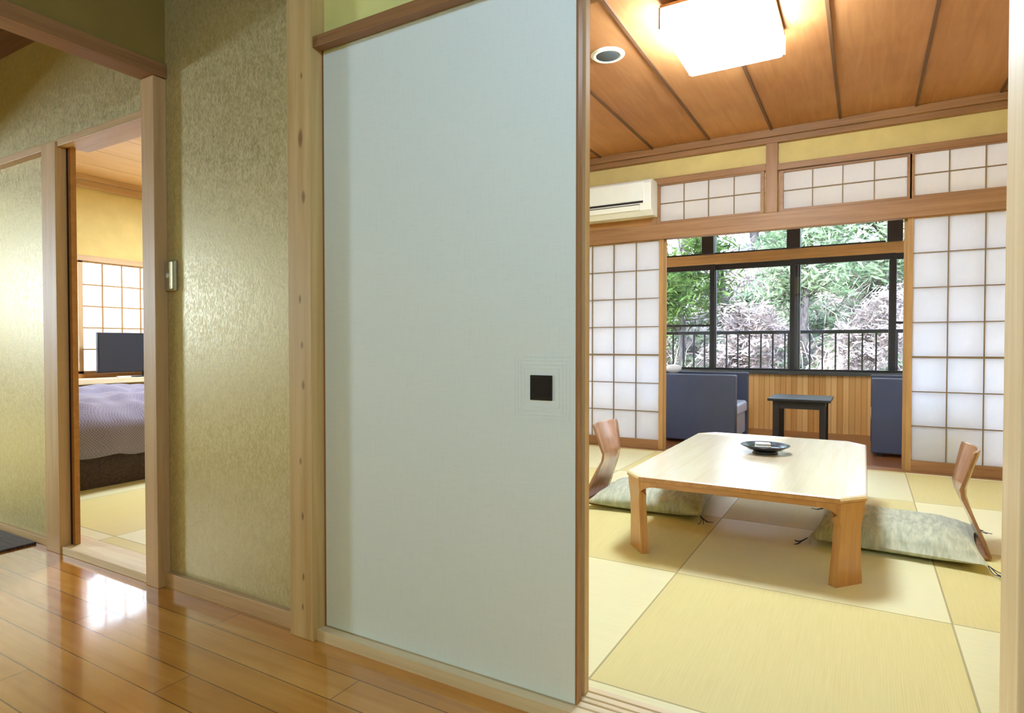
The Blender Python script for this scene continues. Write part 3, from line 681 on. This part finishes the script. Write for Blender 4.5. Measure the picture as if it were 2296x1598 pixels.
# ------------------------------------------------------------------ outside: hillside and trees
def outm(name, stops, scale, sc3=(1, 1, 1), rough=.9, dist=.6):
    t = MT(name); n = t.noise(t.coord(sc3), scale, 6, .7, dist); c = t.ramp(n, stops); t.bsdf(c, rough, .2, normal=t.bump(n, .6, .05)); return t.m
M['hill'] = outm('leaf_litter_slope', [(.34, rgb(22, 18, 18)), (.45, rgb(70, 58, 52)), (.54, rgb(146, 128, 116)), (.60, rgb(48, 54, 36)), (.7, rgb(160, 146, 134))], 2.6)
M['bark'] = outm('bark', [(.4, rgb(48, 42, 42)), (.6, rgb(88, 80, 76))], 6, (4, 4, 1))
M['twig'] = outm('pale_twigs', [(.4, rgb(80, 68, 66)), (.6, rgb(184, 168, 158))], 3)
def leafm(name, a, b):
    t = MT(name); n = t.noise(t.coord(), 2.2, 3); c = t.ramp(n, [(.35, a), (.65, b)])
    d = t.n('ShaderNodeBsdfDiffuse'); r = t.n('ShaderNodeBsdfTranslucent'); x = t.n('ShaderNodeMixShader'); x.inputs[0].default_value = .35
    t.l(c, d.inputs[0]); t.l(c, r.inputs[0]); t.l(d.outputs[0], x.inputs[1]); t.l(r.outputs[0], x.inputs[2]); t.l(x.outputs[0], t.out.inputs[0]); return t.m
M['leaf_a'] = leafm('green_leaves', rgb(24, 42, 18), rgb(76, 92, 46))
M['leaf_b'] = leafm('pale_green_leaves', rgb(54, 72, 48), rgb(134, 146, 112))
M['leaf_c'] = leafm('dry_leaves', rgb(58, 48, 46), rgb(158, 142, 134))
rnd = random.Random(11)
def hz(x, y):
    if y < 8.4: return -1.2
    b = -1.2 + (y - 8.4) * .62 if y < 14.5 else 2.58 + (y - 14.5) * .30
    return b + noise.noise(Vector((x * .5, y * .5, 0))) * .45 + noise.noise(Vector((x * 1.7, y * 1.7, 4))) * .18
g = G(); nx, ny = 110, 70; vs = []
for j in range(ny + 1):
    y = 7.75 + (j / ny) ** 1.3 * 18
    for i in range(nx + 1):
        x = -20 + 36 * i / nx; vs.append((x, y, hz(x, y)))
m = nx + 1; g.add(vs, [(j * m + i, j * m + i + 1, (j + 1) * m + i + 1, (j + 1) * m + i) for j in range(ny) for i in range(nx)], True)
struct('hillside', g, 'hill')
def leaf(vs, fs, c, r, rn):
    d = Vector((rn.gauss(0, 1), rn.gauss(0, 1), rn.gauss(0, .6))).normalized(); e = d.cross(Vector((rn.gauss(0, 1), rn.gauss(0, 1), rn.gauss(0, 1)))).normalized()
    o = len(vs); w = e * r * .17
    vs += [c - d * r * .8, c + w, c + d * r * .8, c - w]; fs.append((o, o + 1, o + 2, o + 3))
def tree(x, y, h, crown, mat, n, label, seed, lean=(0, 0), size=.10, group=None, dens=1.0):
    rn = random.Random(seed); z = hz(x, y) - .15
    t = thing('tree', label, 'tree', (x, y, z + .15), group)
    top = Vector((x + lean[0] * h, y + lean[1] * h, z + h)); base = Vector((x, y, z)); tips = []
    g = G(); pts = [base.lerp(top, k / 8) + Vector((rn.uniform(-1, 1), rn.uniform(-1, 1), 0)) * .03 * h * (k > 0) for k in range(9)]
    g.tube(pts, [max(.02, .028 * h * (1 - k / 9.5)) for k in range(9)], 8)
    obj('trunk', g, 'bark', t)
    g = G()
    for q in range(n):
        s = rn.uniform(.25, 1.0); p = base.lerp(top, s); a = rn.uniform(0, 6.28); L = crown * rn.uniform(.45, 1.0) * (1.15 - .5 * s)
        e = p + Vector((math.cos(a) * L, math.sin(a) * L, rn.uniform(-.1, .55) * L)); mid = p.lerp(e, .5) + Vector((rn.uniform(-.15, .15), rn.uniform(-.15, .15), rn.uniform(0, .2))) * L
        g.tube([p, mid, e], [.012 * h * .6, .007 * h * .6, .004], 5); tips += [mid, e, mid.lerp(e, .5)]
        for _ in range(3):
            f = mid.lerp(e, rn.random()) ; e3 = f + Vector((rn.uniform(-1, 1), rn.uniform(-1, 1), rn.uniform(-.3, 1))) * L * .35
            g.tube([f, e3], [.008, .003], 4); tips.append(e3)
    obj('branches', g, 'twig' if mat is None or mat == 'leaf_c' else 'bark', t)
    if mat:
        vs, fs = [], []
        for p in tips:
            for _ in range(int(40 * dens)): leaf(vs, fs, p + Vector((rn.gauss(0, .17), rn.gauss(0, .17), rn.gauss(0, .13))) * crown * .9, size * rn.uniform(.6, 1.4), rn)
        obj('foliage', G().add(vs, fs), mat, t)
T = [
 (-2.85, 10.9, 2.7, 1.0, 'leaf_a', 30, 'dark green leafy tree in the leftmost visible window pane', (.0, 0), .09, 1),
 (-4.2, 14.2, 4.4, 1.5, 'leaf_b', 26, 'pale green tree up the slope behind the leftmost window panes', (.05, 0), .12, 1),
 (-1.75, 10.5, 1.5, .7, 'leaf_c', 26, 'low dry brownish tree left of the middle window post', (.1, 0), .09, .5),
 (-1.9, 11.8, 4.2, 1.0, None, 34, 'bare leaning tree with pale twigs beside the middle window post', (-.30, 0), .1, 1),
 (-2.3, 15.5, 4.5, 1.6, 'leaf_a', 26, 'green tree high on the slope, left of the middle window post', (0, 0), .13, 1),
 (-.9, 11.2, 2.9, 1.1, 'leaf_b', 24, 'pale green young tree just right of the middle window post', (.05, 0), .10, .9),
 (.2, 13.6, 4.4, 1.5, 'leaf_a', 28, 'green leafy tree up the slope in the right window pane', (.0, 0), .12, 1),
 (.05, 10.3, 1.6, .65, 'leaf_c', 20, 'low dry tree with tan leaves behind the right railing', (.1, 0), .08, .5),
 (1.1, 12.6, 4.0, 1.4, 'leaf_b', 26, 'pale green tree at the right end of the veranda windows', (-.1, 0), .11, 1),
 (-.6, 17.0, 4.6, 1.7, 'leaf_b', 26, 'farthest pale green tree on top of the slope', (0, 0), .14, 1),
 (-4.5, 17.5, 4.6, 1.8, 'leaf_b', 24, 'pale tree on top of the slope behind the leftmost pane', (0, 0), .14, 1),
]
for i, (x, y, h, cr_, mt, n_, lab, ln, sz, dn) in enumerate(T): tree(x, y, h, cr_, mt, n_, lab, 100 + i, ln, sz, 'trees on the hillside', dn)
# tangle of bare twigs and undergrowth: nobody could count it
g = G(); rn = random.Random(5)
for k in range(1500):
    x = rn.uniform(-7.5, 3.0); y = rn.uniform(9.0, 14.5); z = hz(x, y); a = rn.uniform(0, 6.28); L = rn.uniform(.3, 1.1); l_ = rn.uniform(.1, 1.0)
    p = Vector((x, y, z - .03)); q = p + Vector((math.cos(a) * L * l_, math.sin(a) * L * l_ * .5, L * rn.uniform(.35, 1))); c = p.lerp(q, .55) + Vector((0, 0, .15 * L)) + Vector((rn.uniform(-.12, .12), 0, 0))
    g.tube([p, c, q], [rn.uniform(.006, .018), .008, .003], 4)
tag(obj('undergrowth_twigs', g, 'twig'), 'tangle of pale bare twigs covering the hillside behind the railing', 'undergrowth', kind='stuff')
vs, fs = [], []
for k in range(800):
    x = rn.uniform(-8, 3.5); y = rn.uniform(8.9, 15); c = Vector((x, y, hz(x, y) + .08)); s = rn.uniform(.08, .26)
    for _ in range(40): leaf(vs, fs, c + Vector((rn.gauss(0, 1), rn.gauss(0, 1), rn.gauss(0, .6))) * s, rn.uniform(.05, .13), rn)
tag(obj('undergrowth_leaves', G().add(vs, fs), 'leaf_b'), 'low pale green undergrowth scattered over the hillside', 'undergrowth', kind='stuff')
# portals
portal((-.65, 7.42, 1.50), (R(90), 0, 0), 4.7, 1.75)
portal((WX - .12, 3.36, 1.19), (R(90), 0, R(90)), 2.7, 1.14)
for o in bpy.data.objects:
    if '_o' in o: del o['_o']
